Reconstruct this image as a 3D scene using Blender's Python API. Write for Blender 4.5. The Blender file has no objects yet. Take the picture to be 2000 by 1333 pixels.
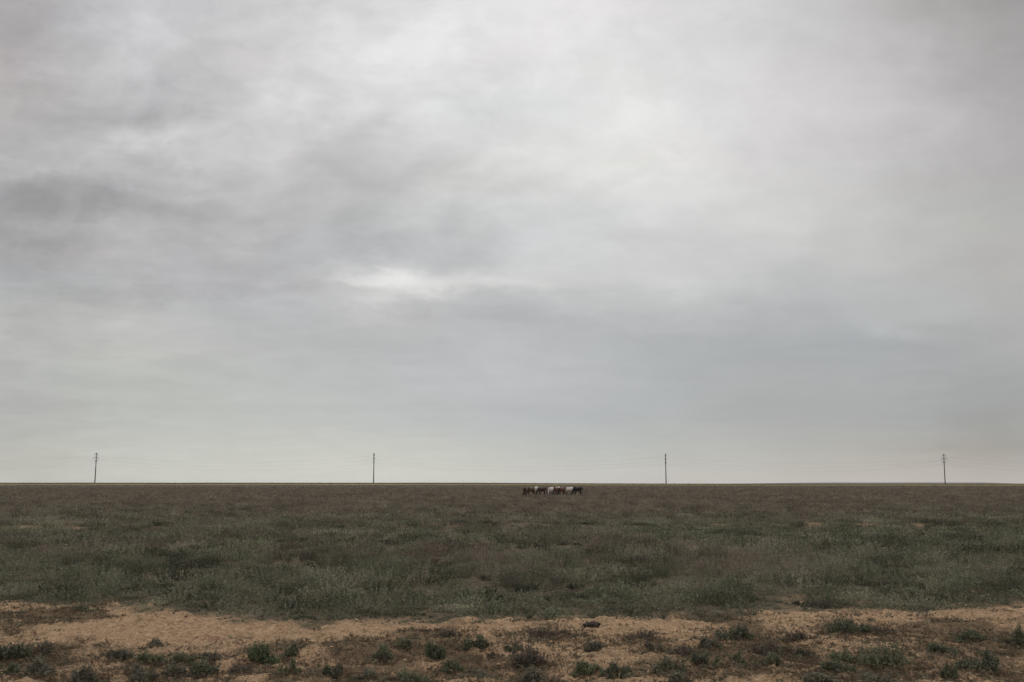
import bpy, bmesh, math
import numpy as np
from mathutils import Vector, Matrix

R = math.radians
rng = np.random.default_rng(20240517)
S = bpy.context.scene
COL = S.collection

# ------------------------------------------------------------------ camera geometry
F = 1944.0                      # focal length expressed in photo pixels (35 mm lens, 2000 px wide)
CAM_H = 2.0
PITCH = math.atan(278.0 / F)
CP, SP = math.cos(PITCH), math.sin(PITCH)


def ray(px, py):
    cx, cy = (px - 1000.0) / F, (666.5 - py) / F
    return cx, CP - cy * SP, SP + cy * CP


def ground_at(px, py):
    """Where a spot of the photograph lies on flat ground."""
    x, y, z = ray(px, py)
    t = CAM_H / -z
    return x * t, y * t


def at_depth(px, py, y0):
    x, y, z = ray(px, py)
    t = y0 / y
    return x * t, y0, CAM_H + z * t


# ------------------------------------------------------------------ helpers
def tag(o, label=None, cat=None, group=None, kind=None):
    if label: o['label'] = label
    if cat: o['category'] = cat
    if group: o['group'] = group
    if kind: o['kind'] = kind
    return o


def link(o, parent=None):
    COL.objects.link(o)
    if parent is not None:
        o.parent = parent
    return o


def empty(name, loc=(0, 0, 0), rz=0.0):
    o = bpy.data.objects.new(name, None)
    o.empty_display_size = 0.3
    o.location = loc
    o.rotation_euler = (0, 0, rz)
    return link(o)


def mesh_from(name, verts, faces_flat, nper, mat, parent=None, smooth=False):
    """Fast mesh from arrays; nper = corners per face (constant)."""
    me = bpy.data.meshes.new(name)
    verts = np.asarray(verts, dtype=np.float32).reshape(-1, 3)
    faces_flat = np.asarray(faces_flat, dtype=np.int32).ravel()
    nf = len(faces_flat) // nper
    me.vertices.add(len(verts))
    me.vertices.foreach_set('co', verts.ravel())
    me.loops.add(len(faces_flat))
    me.loops.foreach_set('vertex_index', faces_flat)
    me.polygons.add(nf)
    me.polygons.foreach_set('loop_start', np.arange(nf, dtype=np.int32) * nper)
    me.update(calc_edges=True)
    if smooth:
        me.polygons.foreach_set('use_smooth', np.ones(nf, dtype=bool))
    me.materials.append(mat)
    return link(bpy.data.objects.new(name, me), parent)


def from_bm(name, bm, mat, parent=None, smooth=False):
    me = bpy.data.meshes.new(name)
    bm.to_mesh(me)
    bm.free()
    if smooth:
        for p in me.polygons:
            p.use_smooth = True
    me.materials.append(mat)
    return link(bpy.data.objects.new(name, me), parent)


def _hash(ix, iy, seed):
    h = (ix.astype(np.int64) * 374761393 + iy.astype(np.int64) * 668265263 + seed * 982451653) & 0xffffffff
    h = ((h ^ (h >> 13)) * 1274126177) & 0xffffffff
    h = ((h ^ (h >> 16)) * 2246822519) & 0xffffffff
    h = h ^ (h >> 15)
    return (h & 0xffffff).astype(np.float64) / float(0xffffff)


def vnoise(x, y, seed=0):
    x = np.asarray(x, dtype=np.float64); y = np.asarray(y, dtype=np.float64)
    ix, iy = np.floor(x), np.floor(y)
    fx, fy = x - ix, y - iy
    ux, uy = fx * fx * fx * (fx * (fx * 6 - 15) + 10), fy * fy * fy * (fy * (fy * 6 - 15) + 10)
    a, b = _hash(ix, iy, seed), _hash(ix + 1, iy, seed)
    c, d = _hash(ix, iy + 1, seed), _hash(ix + 1, iy + 1, seed)
    return (a * (1 - ux) + b * ux) * (1 - uy) + (c * (1 - ux) + d * ux) * uy


def fbm(x, y, octaves=4, seed=0, gain=0.5):
    tot, amp, norm = 0.0, 1.0, 0.0
    for i in range(octaves):
        tot = tot + amp * vnoise(x * 2 ** i + 17.3 * i, y * 2 ** i - 9.1 * i, seed + i)
        norm += amp
        amp *= gain
    return tot / norm


def sstep(a, b, x):
    t = np.clip((x - a) / (b - a), 0, 1)
    return t * t * (3 - 2 * t)


def lin(c):
    c = np.asarray(c, dtype=float) / 255.0
    return np.where(c <= 0.04045, c / 12.92, ((c + 0.055) / 1.055) ** 2.4)


# ------------------------------------------------------------------ node helpers
class NT:
    def __init__(self, tree):
        self.t = tree
        self.n = tree.nodes
        self.l = tree.links

    def add(self, kind, **kw):
        nd = self.n.new(kind)
        for k, v in kw.items():
            setattr(nd, k, v)
        return nd

    def put(self, sock, v):
        if isinstance(v, bpy.types.NodeSocket):
            self.l.new(v, sock)
        elif v is not None:
            sock.default_value = v

    def math(self, op, a, b=None, c=None, clamp=False):
        nd = self.add('ShaderNodeMath', operation=op, use_clamp=clamp)
        self.put(nd.inputs[0], a)
        if b is not None: self.put(nd.inputs[1], b)
        if c is not None: self.put(nd.inputs[2], c)
        return nd.outputs[0]

    def maprange(self, v, a, b, c=0.0, d=1.0, smooth=False):
        nd = self.add('ShaderNodeMapRange', interpolation_type='SMOOTHSTEP' if smooth else 'LINEAR')
        self.put(nd.inputs[0], v)
        for i, x in enumerate((a, b, c, d)):
            self.put(nd.inputs[1 + i], x)
        return nd.outputs[0]

    def mix(self, f, a, b, blend='MIX'):
        nd = self.add('ShaderNodeMix', data_type='RGBA', blend_type=blend)
        self.put(nd.inputs[0], f)
        self.put(nd.inputs[6], a)
        self.put(nd.inputs[7], b)
        return nd.outputs[2]

    def noise(self, vec, scale, detail=4, rough=0.55, dist=0.0):
        nd = self.add('ShaderNodeTexNoise')
        self.put(nd.inputs['Vector'], vec)
        nd.inputs['Scale'].default_value = scale
        nd.inputs['Detail'].default_value = detail
        nd.inputs['Roughness'].default_value = rough
        nd.inputs['Distortion'].default_value = dist
        return nd

    def ramp(self, f, stops, interp='LINEAR'):
        nd = self.add('ShaderNodeValToRGB')
        cr = nd.color_ramp
        cr.interpolation = interp
        while len(cr.elements) < len(stops):
            cr.elements.new(0.5)
        for e, (p, c) in zip(cr.elements, stops):
            e.position = p
            e.color = (c[0], c[1], c[2], 1)
        self.put(nd.inputs[0], f)
        return nd.outputs[0]


def new_mat(name):
    m = bpy.data.materials.new(name)
    m.use_nodes = True
    m.node_tree.nodes.clear()
    t = NT(m.node_tree)
    out = t.add('ShaderNodeOutputMaterial')
    return m, t, out


def principled(t, out, color, rough=0.85, spec=0.2, bump=None):
    b = t.add('ShaderNodeBsdfPrincipled')
    t.put(b.inputs['Base Color'], color)
    t.put(b.inputs['Roughness'], rough)
    b.inputs['Specular IOR Level'].default_value = spec
    if bump is not None:
        t.l.new(bump, b.inputs['Normal'])
    t.l.new(b.outputs[0], out.inputs[0])
    return b


def mottled(name, c, scale=6.0, amt=0.25, rough=0.85, spec=0.2):
    m, t, out = new_mat(name)
    tc = t.add('ShaderNodeTexCoord')
    n = t.noise(tc.outputs['Object'], scale, 5, 0.6)
    f = t.maprange(n.outputs[0], 0.3, 0.7)
    lo = tuple(v * (1 - amt) for v in c) + (1,)
    hi = tuple(v * (1 + amt) for v in c) + (1,)
    principled(t, out, t.mix(f, lo, hi), rough, spec)
    return m


# ------------------------------------------------------------------ sky
SUN_EL, SUN_AZ = R(48), R(6)       # azimuth measured from +Y towards +X


def build_world():
    w = bpy.data.worlds.new('World')
    S.world = w
    w.use_nodes = True
    w.node_tree.nodes.clear()
    t = NT(w.node_tree)
    out = t.add('ShaderNodeOutputWorld')
    tc = t.add('ShaderNodeTexCoord')
    D = tc.outputs['Generated']
    sep = t.add('ShaderNodeSeparateXYZ')
    t.l.new(D, sep.inputs[0])
    X, Y, Z = sep.outputs
    # plane of a flat cloud deck, compressed towards the horizon
    zc = t.math('ADD', t.math('MAXIMUM', Z, 0.0), 0.13)
    comb = t.add('ShaderNodeCombineXYZ')
    t.put(comb.inputs[0], t.math('DIVIDE', X, zc))
    t.put(comb.inputs[1], t.math('DIVIDE', Y, zc))
    P = comb.outputs[0]
    yc = t.math('MAXIMUM', Y, 0.3)
    u0 = t.math('DIVIDE', X, yc)
    v0 = t.math('DIVIDE', Z, yc)
    # ragged cloud edges: the look-up is pushed about by turbulence of the cloud deck
    wn = t.noise(P, 2.2, 6, 0.6, 0.4)
    ws = t.add('ShaderNodeSeparateColor')
    t.l.new(wn.outputs['Color'], ws.inputs[0])
    iso = t.add('ShaderNodeCombineXYZ')
    t.put(iso.inputs[0], u0)
    t.put(iso.inputs[1], t.math('MULTIPLY', v0, 1.5))
    ISO = iso.outputs[0]
    wn2 = t.noise(ISO, 9.0, 6, 0.62, 0.4)
    ws2 = t.add('ShaderNodeSeparateColor')
    t.l.new(wn2.outputs['Color'], ws2.inputs[0])
    vamp = t.maprange(v0, 0.0, 0.3, 0.006, 0.085)
    du = t.math('MULTIPLY', t.math('SUBTRACT', ws.outputs[0], 0.5), 0.10)
    du = t.math('MULTIPLY_ADD', t.math('SUBTRACT', ws2.outputs[0], 0.5), 0.11, du)
    dv = t.math('ADD', t.math('SUBTRACT', ws.outputs[1], 0.5),
                t.math('MULTIPLY', t.math('SUBTRACT', ws2.outputs[1], 0.5), 1.0))
    dv = t.math('MULTIPLY', dv, vamp)
    u = t.math('ADD', u0, du)
    v = t.math('ADD', v0, dv)

    def uv(px, py):
        a, b, c = ray(px, py)
        return a / b, c / b

    cols = [0, 250, 500, 750, 1000, 1250, 1500, 1750, 2000]  # outermost columns include lens corner darkening, painted into the cloud colours
    rows = [
        (942, [(195, 193, 185), (203, 203, 194), (207, 207, 197), (210, 210, 200), (205, 204, 196), (201, 198, 191), (196, 192, 184), (194, 188, 181), (189, 183, 176)]),
        (880, [(187, 187, 181), (196, 197, 190), (198, 199, 191), (200, 201, 193), (193, 195, 190), (187, 189, 185), (183, 183, 178), (177, 175, 169), (166, 163, 158)]),
        (820, [(180, 180, 178), (189, 191, 187), (190, 192, 189), (190, 192, 191), (184, 187, 189), (178, 181, 182), (172, 174, 174), (169, 171, 171), (162, 163, 162)]),
        (750, [(180, 181, 179), (187, 189, 185), (187, 189, 187), (186, 188, 189), (187, 188, 190), (178, 181, 182), (172, 174, 175), (171, 173, 174), (165, 167, 167)]),
        (680, [(182, 183, 181), (189, 190, 186), (184, 185, 184), (184, 185, 186), (187, 189, 191), (177, 180, 182), (170, 173, 175), (170, 173, 175), (173, 173, 173)]),
        (620, [(183, 184, 181), (188, 188, 186), (185, 186, 187), (188, 188, 188), (180, 181, 184), (185, 187, 188), (177, 179, 181), (182, 184, 184), (175, 175, 175)]),
        (555, [(170, 171, 172), (179, 179, 180), (181, 181, 183), (206, 206, 204), (205, 206, 204), (201, 202, 201), (191, 192, 192), (184, 185, 185), (182, 181, 178)]),
        (490, [(172, 170, 169), (182, 180, 181), (185, 185, 186), (184, 185, 187), (200, 201, 202), (206, 207, 206), (200, 200, 199), (189, 189, 187), (182, 180, 178)]),
        (420, [(164, 163, 164), (174, 174, 174), (182, 181, 182), (188, 189, 189), (206, 207, 207), (213, 214, 213), (207, 207, 205), (193, 193, 190), (180, 180, 177)]),
        (365, [(160, 159, 160), (176, 176, 177), (188, 187, 188), (190, 190, 190), (212, 212, 209), (219, 220, 218), (209, 209, 207), (194, 193, 191), (178, 177, 175)]),
        (300, [(176, 175, 176), (192, 192, 191), (198, 196, 197), (197, 196, 196), (218, 218, 217), (226, 225, 222), (216, 214, 214), (197, 195, 196), (176, 174, 174)]),
        (215, [(181, 178, 177), (187, 187, 188), (208, 207, 207), (217, 216, 217), (222, 224, 223), (226, 226, 225), (215, 213, 214), (199, 196, 197), (174, 172, 172)]),
        (120, [(181, 176, 176), (198, 198, 199), (206, 204, 205), (224, 223, 223), (231, 229, 230), (223, 222, 222), (210, 208, 209), (192, 190, 190), (167, 164, 164)]),
        (0, [(174, 170, 170), (196, 196, 198), (212, 211, 212), (218, 218, 218), (231, 230, 230), (221, 219, 220), (208, 208, 208), (184, 181, 181), (156, 153, 153)]),
    ]
    fu = t.math('MULTIPLY_ADD', u, 0.5, 0.5)
    outer = lin((196, 196, 196))
    cur = None
    prev_v = None
    for py, cs in rows:
        stops = [(0.0, outer), (0.02, outer)]
        for px, c in zip(cols, cs):
            uu = uv(px, py)[0]
            stops.append(((uu + 1) / 2, lin(c)))
        stops += [(0.98, outer), (1.0, outer)]
        rc = t.ramp(fu, stops, 'CARDINAL')
        vv = uv(1000, py)[1]
        cur = rc if cur is None else t.mix(t.maprange(v, prev_v, vv), cur, rc)
        prev_v = vv
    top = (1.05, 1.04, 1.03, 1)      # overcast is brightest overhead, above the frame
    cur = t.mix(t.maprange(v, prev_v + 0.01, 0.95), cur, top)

    # single clouds: soft-edged lighter and darker pieces of the deck (photo x, y, half-sizes, gain)
    puffs = [
        (770, 553, 64, 15, 0.22), (850, 542, 110, 14, 0.06), (690, 556, 46, 8, 0.08), (735, 593, 40, 10, 0.15), (960, 540, 170, 12, 0.05),
        (640, 545, 45, 8, 0.08), (950, 592, 150, 16, -0.08), (560, 560, 90, 16, -0.05), (620, 490, 130, 22, -0.045),
        (290, 291, 85, 20, 0.13), (70, 322, 48, 9, 0.10), (215, 368, 62, 6, 0.09), (365, 380, 52, 8, 0.06),
        (270, 215, 110, 34, -0.07), (120, 388, 170, 20, -0.02), (360, 412, 120, 16, -0.04), (520, 128, 120, 40, -0.05),
        (530, 168, 50, 10, 0.05), (640, 132, 90, 26, 0.06), (590, 205, 28, 26, 0.06), (505, 190, 22, 20, 0.07),
        (720, 250, 90, 22, -0.06), (620, 260, 110, 20, -0.03), (850, 215, 40, 25, 0.05), (930, 190, 60, 30, -0.03), (1080, 160, 70, 22, -0.035),
        (32, 470, 20, 10, 0.12), (140, 440, 90, 12, 0.10), (470, 480, 40, 8, 0.06), (90, 560, 160, 14, -0.03),
        (1462, 286, 22, 13, -0.035), (1740, 645, 55, 11, 0.07), (1700, 686, 160, 11, -0.035), (1900, 640, 70, 10, -0.04),
        (1300, 545, 46, 24, 0.045), (1120, 600, 60, 16, 0.05), (350, 540, 60, 20, 0.05), (540, 590, 100, 7, 0.05), (130, 640, 130, 16, 0.04),
        (1030, 440, 60, 16, -0.04), (1180, 330, 60, 16, 0.03), (1060, 230, 40, 30, -0.025), (1550, 800, 180, 16, -0.02), (230, 790, 240, 10, -0.02),
        (470, 736, 60, 8, -0.02), (1090, 745, 100, 10, 0.03), (1000, 805, 150, 14, -0.025), (1800, 740, 130, 8, -0.03), (1300, 660, 130, 10, -0.03),
    ]
    acc = None
    for px, py, sx, sy, g in puffs:
        cu, cv = uv(px, py)
        a = t.math('MULTIPLY', t.math('SUBTRACT', u, cu), F * 0.985 / sx)
        b = t.math('MULTIPLY', t.math('SUBTRACT', v, cv), F * 0.94 / sy)
        r2 = t.math('MULTIPLY_ADD', a, a, t.math('MULTIPLY', b, b))
        e = t.math('POWER', 2.71828, t.math('MULTIPLY', r2, -0.6))
        acc = t.math('MULTIPLY', e, g) if acc is None else t.math('MULTIPLY_ADD', e, g, acc)
    # fine billow of the whole deck, stronger on the broken left half
    amp = t.maprange(u0, -0.45, 0.35, 1.0, 0.30)
    b1 = t.noise(P, 3.0, 7, 0.58, 0.6).outputs[0]
    b3 = t.noise(P, 8.5, 6, 0.6, 0.8).outputs[0]
    stre = t.add('ShaderNodeMapping')
    stre.inputs['Scale'].default_value = (0.55, 1.9, 1.0)
    stre.inputs['Rotation'].default_value = (0, 0, R(8))
    t.l.new(P, stre.inputs[0])
    b2 = t.noise(stre.outputs[0], 2.6, 6, 0.6, 0.4).outputs[0]
    bb = t.math('MULTIPLY', t.math('SUBTRACT', b1, 0.5), t.maprange(v0, 0.04, 0.25, 0.16, 0.46))
    bb = t.math('MULTIPLY_ADD', t.math('SUBTRACT', b2, 0.5), t.maprange(v0, 0.04, 0.25, 0.06, 0.20), bb)
    bb = t.math('MULTIPLY_ADD', t.math('SUBTRACT', b3, 0.5), t.maprange(v0, 0.06, 0.28, 0.08, 0.20), bb)
    # rounded lumps: cloud bases have depth, so near the eye they are not flattened by the slant view
    b4 = t.noise(ISO, 7.5, 7, 0.56, 0.7).outputs[0]
    b4 = t.maprange(b4, 0.40, 0.61, -0.5, 0.5, smooth=True)
    bb = t.math('MULTIPLY_ADD', b4, t.maprange(v0, 0.08, 0.28, 0.03, 0.11), bb)
    b5 = t.noise(ISO, 22.0, 6, 0.6, 0.5).outputs[0]
    bb = t.math('MULTIPLY_ADD', t.math('SUBTRACT', b5, 0.5), t.maprange(v0, 0.08, 0.3, 0.05, 0.27), bb)
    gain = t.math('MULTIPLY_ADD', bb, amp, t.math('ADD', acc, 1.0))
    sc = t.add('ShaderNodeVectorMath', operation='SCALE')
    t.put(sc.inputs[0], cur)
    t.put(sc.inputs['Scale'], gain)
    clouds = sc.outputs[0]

    sky = t.add('ShaderNodeTexSky')
    sky.sky_type = 'NISHITA'
    sky.sun_disc = False
    sky.sun_elevation = SUN_EL
    sky.sun_rotation = SUN_AZ
    sky.dust_density = 3.0
    bg1 = t.add('ShaderNodeBackground')
    t.l.new(sky.outputs[0], bg1.inputs[0])
    bg1.inputs[1].default_value = 0.08
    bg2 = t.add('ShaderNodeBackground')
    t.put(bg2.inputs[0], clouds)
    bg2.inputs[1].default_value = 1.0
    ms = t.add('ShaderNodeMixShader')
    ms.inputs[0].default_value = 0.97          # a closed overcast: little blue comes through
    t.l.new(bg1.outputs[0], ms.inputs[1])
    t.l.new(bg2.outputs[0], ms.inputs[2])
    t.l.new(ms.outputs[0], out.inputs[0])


build_world()

# ------------------------------------------------------------------ terrain
# nearer edge of the closed scrub, as it runs along the sandy strip
EDGE_PX = [(-300, 1180), (0, 1177), (60, 1178), (150, 1183), (260, 1182), (330, 1192), (400, 1202), (470, 1213), (560, 1219),
           (620, 1221), (680, 1213), (760, 1211), (870, 1213), (960, 1213), (1050, 1214), (1130, 1207), (1200, 1207),
           (1300, 1206), (1370, 1209), (1420, 1202), (1500, 1195), (1560, 1193), (1660, 1196), (1740, 1198), (1830, 1203),
           (1880, 1190), (2000, 1178), (2300, 1170)]
_e = np.array([ground_at(a, b) for a, b in EDGE_PX])
EDGE_X, EDGE_Y = _e[:, 0], _e[:, 1]


def edge_y(x):
    return np.interp(x, EDGE_X, EDGE_Y) + 0.7 * (fbm(x * 0.9, x * 0 + 3.1, 3, 55) - 0.5)


# pale and dark pieces of the foreground, photo pixels: x, y, half sizes, amount (+ litter / - clean sand)
PATCHES = [
    (90, 1204, 130, 12, 0.75), (150, 1216, 60, 7, 0.5), (60, 1240, 60, 9, 0.5), (20, 1285, 90, 30, 0.5), (110, 1300, 120, 22, 0.35),
    (210, 1248, 50, 5, 0.5), (300, 1225, 120, 14, -0.6), (230, 1200, 70, 5, -0.5), (520, 1238, 220, 13, -0.6),
    (450, 1258, 60, 6, 0.45), (700, 1226, 130, 9, -0.7), (680, 1260, 130, 16, 0.6), (760, 1286, 130, 16, 0.5), (830, 1246, 70, 8, 0.6),
    (890, 1268, 50, 12, 0.5), (1060, 1228, 220, 14, -0.7), (1075, 1246, 45, 4, 0.6), (960, 1300, 60, 8, 0.4),
    (1250, 1235, 150, 14, -0.6), (1265, 1256, 40, 10, 0.5), (1440, 1232, 45, 18, 0.8), (1345, 1272, 70, 10, 0.5),
    (1500, 1268, 90, 14, 0.7), (1520, 1205, 45, 7, 0.6), (1390, 1212, 40, 6, 0.6), (1560, 1200, 60, 9, -0.6), (1560, 1240, 50, 9, -0.5),
    (1660, 1232, 90, 9, 0.8), (1760, 1212, 130, 11, -0.7), (1740, 1240, 70, 9, -0.3), (1640, 1262, 50, 9, -0.3), (1900, 1245, 130, 28, 0.75),
    (1840, 1222, 60, 8, 0.5), (1960, 1205, 70, 7, 0.1), (1800, 1300, 140, 25, 0.3), (1500, 1310, 250, 14, 0.25), (700, 1318, 200, 12, 0.3),
    (1300, 1300, 90, 16, 0.35), (1200, 1280, 60, 10, -0.2), (1120, 1270, 70, 10, -0.15), (400, 1275, 90, 10, 0.1),
]
PATCH_W = []
for px, py, sx, sy, g in PATCHES:
    x, y = ground_at(px, py)
    xa, _ = ground_at(px + sx, py)
    _, yb = ground_at(px, py - sy)
    PATCH_W.append((x, y, abs(xa - x), abs(yb - y), g))


def litter(x, y):
    """0 = clean pale sand, 1 = dark plant litter, over the foreground strip."""
    wx = x + 0.5 * (fbm(x * 1.3, y * 1.3, 4, 71) - 0.5)
    wy = y + 0.9 * (fbm(x * 1.3, y * 1.3, 4, 81) - 0.5)
    m = 0.27 + 0.07 * sstep(13.2, 11.0, y)
    for cx, cy, sx, sy, g in PATCH_W:
        m = m + (g if g > 0 else 1.3 * g) * np.exp(-(((wx - cx) / sx) ** 2 + ((wy - cy) / sy) ** 2) * 0.8)
    m = m + 1.1 * (fbm(x * 2.2, y * 1.4, 5, 91, 0.62) - 0.5)
    return np.clip(m, 0, 1)


def track_mask(x, y):
    """bare, pale stretches of an old wheel track crossing the scrub about 45 m out"""
    yc = 45.0 + 0.09 * x + 0.6 * (vnoise(x * 0.15, x * 0 + 2, 5) - 0.5)
    on = 0.0
    for a, b, k in ((80, 215, .9), (395, 460, .8), (820, 920, .35), (1025, 1100, .35), (1180, 1265, .9), (1280, 1345, .7), (1395, 1610, 1.0),
                    (1640, 1725, .9), (1750, 1850, .9)):
        xa, xb = (a - 1000) / F * 45, (b - 1000) / F * 45
        on = on + k * sstep(xa - .4, xa + .4, x) * sstep(xb + .4, xb - .4, x)
    on = on * sstep(0.36, 0.54, fbm(x * 1.1, y * 0.9, 3, 33))
    return np.clip(1.3 * np.exp(-((y - yc) / 0.9) ** 2), 0, 1) * on


def field_gap(x, y):
    """bare gaps in the scrub, mostly near its front edge"""
    near = sstep(5.0, 0.5, y - edge_y(x))
    n = fbm(x * 0.8, y * 0.55, 4, 101)
    gap = sstep(0.66, 0.76, n + 0.06 * near) * near
    return np.maximum(gap, track_mask(x, y))


def crest(x):
    return 2.0 + 0.52 * sstep(80, -60, x) - 0.40 * sstep(60, 200, x)


def terrain(x, y, fine=True):
    x = np.asarray(x, dtype=np.float64); y = np.asarray(y, dtype=np.float64)
    r = np.hypot(x, y)
    z = 0.10 * (fbm(x * 0.06, y * 0.06, 3, 11) - 0.5) * sstep(10, 25, r)
    z = z * sstep(900, 500, r)
    yc = 45.0 + 0.09 * x + 0.6 * (vnoise(x * 0.15, x * 0 + 2, 5) - 0.5)
    z = z + 0.20 * np.exp(-((y - yc) / 1.0) ** 2) * (0.5 + vnoise(x * 0.35, y * 0.4, 6))
    # the plain swells gently up to the line of poles, then falls away
    up = np.clip((y - 480) / 220.0, 0, 1)
    z = z + crest(x) * np.where(y > 700, np.clip(1 - (y - 700) / 900.0, 0, 1), up * (0.35 * up + 0.65))
    if fine:
        d = y - edge_y(x)
        s = sstep(0.6, -0.3, d) * sstep(6, 8.5, r)            # thrown-up sandy strip
        near = sstep(30, 18, r)
        lump = 0.16 * (fbm(x * 0.6, y * 0.9, 3, 21) - 0.5)
        berm = 0.04 * np.exp(-((d + 1.3) / 0.9) ** 2)
        clod = 0.17 * (fbm(x * 2.6, y * 3.2, 4, 22, 0.6) - 0.5)
        grain = 0.055 * (fbm(x * 11, y * 13, 3, 23, 0.6) - 0.5)
        z = z + s * (lump + berm + clod + grain) + (1 - s) * near * (0.06 * (fbm(x * 1.5, y * 1.5, 3, 24) - 0.5) + 0.07 * (fbm(x * 5, y * 5, 3, 25) - 0.5))
    return z


def ground_hit(px, py):
    """Where a spot of the photograph lies on the real relief."""
    x, y, z = ray(px, py)
    t = CAM_H / -z
    for _ in range(12):
        h = float(terrain(x * t, y * t))
        t += 0.6 * ((CAM_H - h) / -z - t)
    return x * t, y * t


def build_ground():
    rad = np.concatenate([
        np.array([0.0, 0.6, 1.3, 2.2, 3.3, 4.5, 5.8, 7.0, 7.8]),
        np.arange(8.4, 17.6, 0.024),
        17.6 * 1.0065 ** np.arange(0, 162),
        50.0 * 1.0125 ** np.arange(0, 212),
        700.0 * 1.045 ** np.arange(0, 58)])
    az = np.concatenate([np.arange(-180, -48, 4.0), np.arange(-48, -32, 0.5), np.arange(-32, 32.001, 0.1), np.arange(32.5, 48, 0.5), np.arange(48, 180, 4.0)])
    A = np.radians(az)
    rr, aa = np.meshgrid(rad, A, indexing='ij')
    x, y = rr * np.sin(aa), rr * np.cos(aa)
    z = terrain(x, y)
    nr, na = rr.shape
    idx = np.arange(nr * na).reshape(nr, na)
    nxt = np.roll(idx, -1, axis=1)
    q = np.stack([idx[:-1], idx[1:], nxt[1:], nxt[:-1]], axis=-1).reshape(-1, 4)

    m, t, out = new_mat('steppe soil')
    at = lambda nm: t.add('ShaderNodeAttribute', attribute_name=nm).outputs['Fac']
    geo = t.add('ShaderNodeNewGeometry')
    pos = geo.outputs['Position']
    n1 = t.noise(pos, 13.0, 9, 0.74, 0.8).outputs[0]
    n2 = t.noise(pos, 42.0, 5, 0.65).outputs[0]
    n3 = t.noise(pos, 2.2, 5, 0.6).outputs[0]
    sand = t.mix(t.maprange(n1, 0.32, 0.60), (0.185, 0.114, 0.064, 1), (0.53, 0.362, 0.222, 1))  # darker tone doubles as shade under clods, put into the sand colour
    sand = t.mix(t.maprange(n2, 0.35, 0.7, 0.0, 0.5), sand, (0.13, 0.08, 0.046, 1))
    n6 = t.noise(pos, 3.4, 6, 0.7, 0.6).outputs[0]
    sand = t.mix(t.maprange(n6, 0.48, 0.70, 0.0, 0.55), sand, (0.150, 0.100, 0.062, 1))
    lit = t.mix(t.maprange(n1, 0.35, 0.65), (0.090, 0.061, 0.038, 1), (0.185, 0.128, 0.078, 1))
    f = t.math('ADD', at('litter'), t.math('MULTIPLY', t.math('SUBTRACT', n2, 0.5), 1.1))
    f = t.math('ADD', f, t.math('MULTIPLY', t.math('SUBTRACT', n6, 0.5), 0.8))
    strip = t.mix(t.maprange(f, 0.38, 0.72), sand, lit)
    fieldc = t.mix(t.maprange(n6, 0.40, 0.62), (0.062, 0.050, 0.034, 1), (0.118, 0.093, 0.060, 1))
    fieldc = t.mix(at('bare'), fieldc, t.mix(0.5, sand, lit))
    # far out the scrub closes over the soil and only the mixture of both is seen
    mp = t.add('ShaderNodeMapping')
    mp.inputs['Scale'].default_value = (0.02, 0.05, 0.02)
    t.l.new(pos, mp.inputs[0])
    n4 = t.noise(mp.outputs[0], 1.0, 6, 0.65).outputs[0]
    n5 = t.noise(pos, 0.6, 5, 0.7).outputs[0]
    farc = t.mix(t.maprange(n4, 0.35, 0.65), (0.092, 0.075, 0.058, 1), (0.098, 0.084, 0.062, 1))
    farc = t.mix(t.maprange(n5, 0.3, 0.7, 0.0, 0.5), farc, (0.07, 0.062, 0.045, 1))
    col = t.mix(at('field'), strip, fieldc)
    col = t.mix(at('far'), col, farc)
    bm1 = t.add('ShaderNodeBump')
    bm1.inputs['Strength'].default_value = 0.8
    bm1.inputs['Distance'].default_value = 0.08
    t.put(bm1.inputs['Height'], t.math('MULTIPLY_ADD', n2, 0.4, n1))
    principled(t, out, col, 0.95, 0.1, bm1.outputs[0])

    o = mesh_from('ground', np.stack([x, y, z], -1).reshape(-1, 3), q, 4, m, smooth=True)
    me = o.data
    d = y - edge_y(x)
    field = sstep(-0.7, 0.6, d + 2.2 * (fbm(x * 2.2, y * 1.6, 4, 41, 0.62) - 0.5))
    # attributes are masks of what covers the ground, never of light
    for nm, val in (('litter', np.where(rr < 40, litter(x, y), 0.5)), ('field', field),
                    ('bare', np.where(rr < 120, field_gap(x, y), 0.0)), ('far', sstep(90, 220, rr))):
        a = me.attributes.new(nm, 'FLOAT', 'POINT')
        a.data.foreach_set('value', np.asarray(val, dtype=np.float32).ravel())
    tag(o, 'flat brown steppe ground with a bare sandy strip in front', 'ground', kind='structure')
    return o


build_ground()

# distant low rise on the right-hand horizon
def build_hill():
    m = mottled('distant hill', (0.085, 0.075, 0.058), 0.004, 0.2)
    y0, y1 = 5200.0, 7400.0
    xs = np.linspace(0, 3600, 160)
    ys = np.linspace(y0, y1, 26)
    gx, gy = np.meshgrid(xs, ys)
    u = gx / gy
    prof = sstep(0.19, 0.33, u) * sstep(0.52, 0.46, u)
    z = 7.0 * prof * np.sin(np.pi * np.clip((gy - y0) / (y1 - y0), 0, 1)) ** 0.7 * (0.85 + 0.3 * vnoise(gx * 0.002, gy * 0.002, 8)) - 0.3
    idx = np.arange(gx.size).reshape(gx.shape)
    q = np.stack([idx[:-1, :-1], idx[:-1, 1:], idx[1:, 1:], idx[1:, :-1]], -1).reshape(-1, 4)
    o = mesh_from('hill', np.stack([gx, gy, z], -1).reshape(-1, 3), q, 4, m, smooth=True)
    tag(o, 'low bluish rise far off on the right of the horizon', 'hill', kind='structure')


build_hill()

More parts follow.
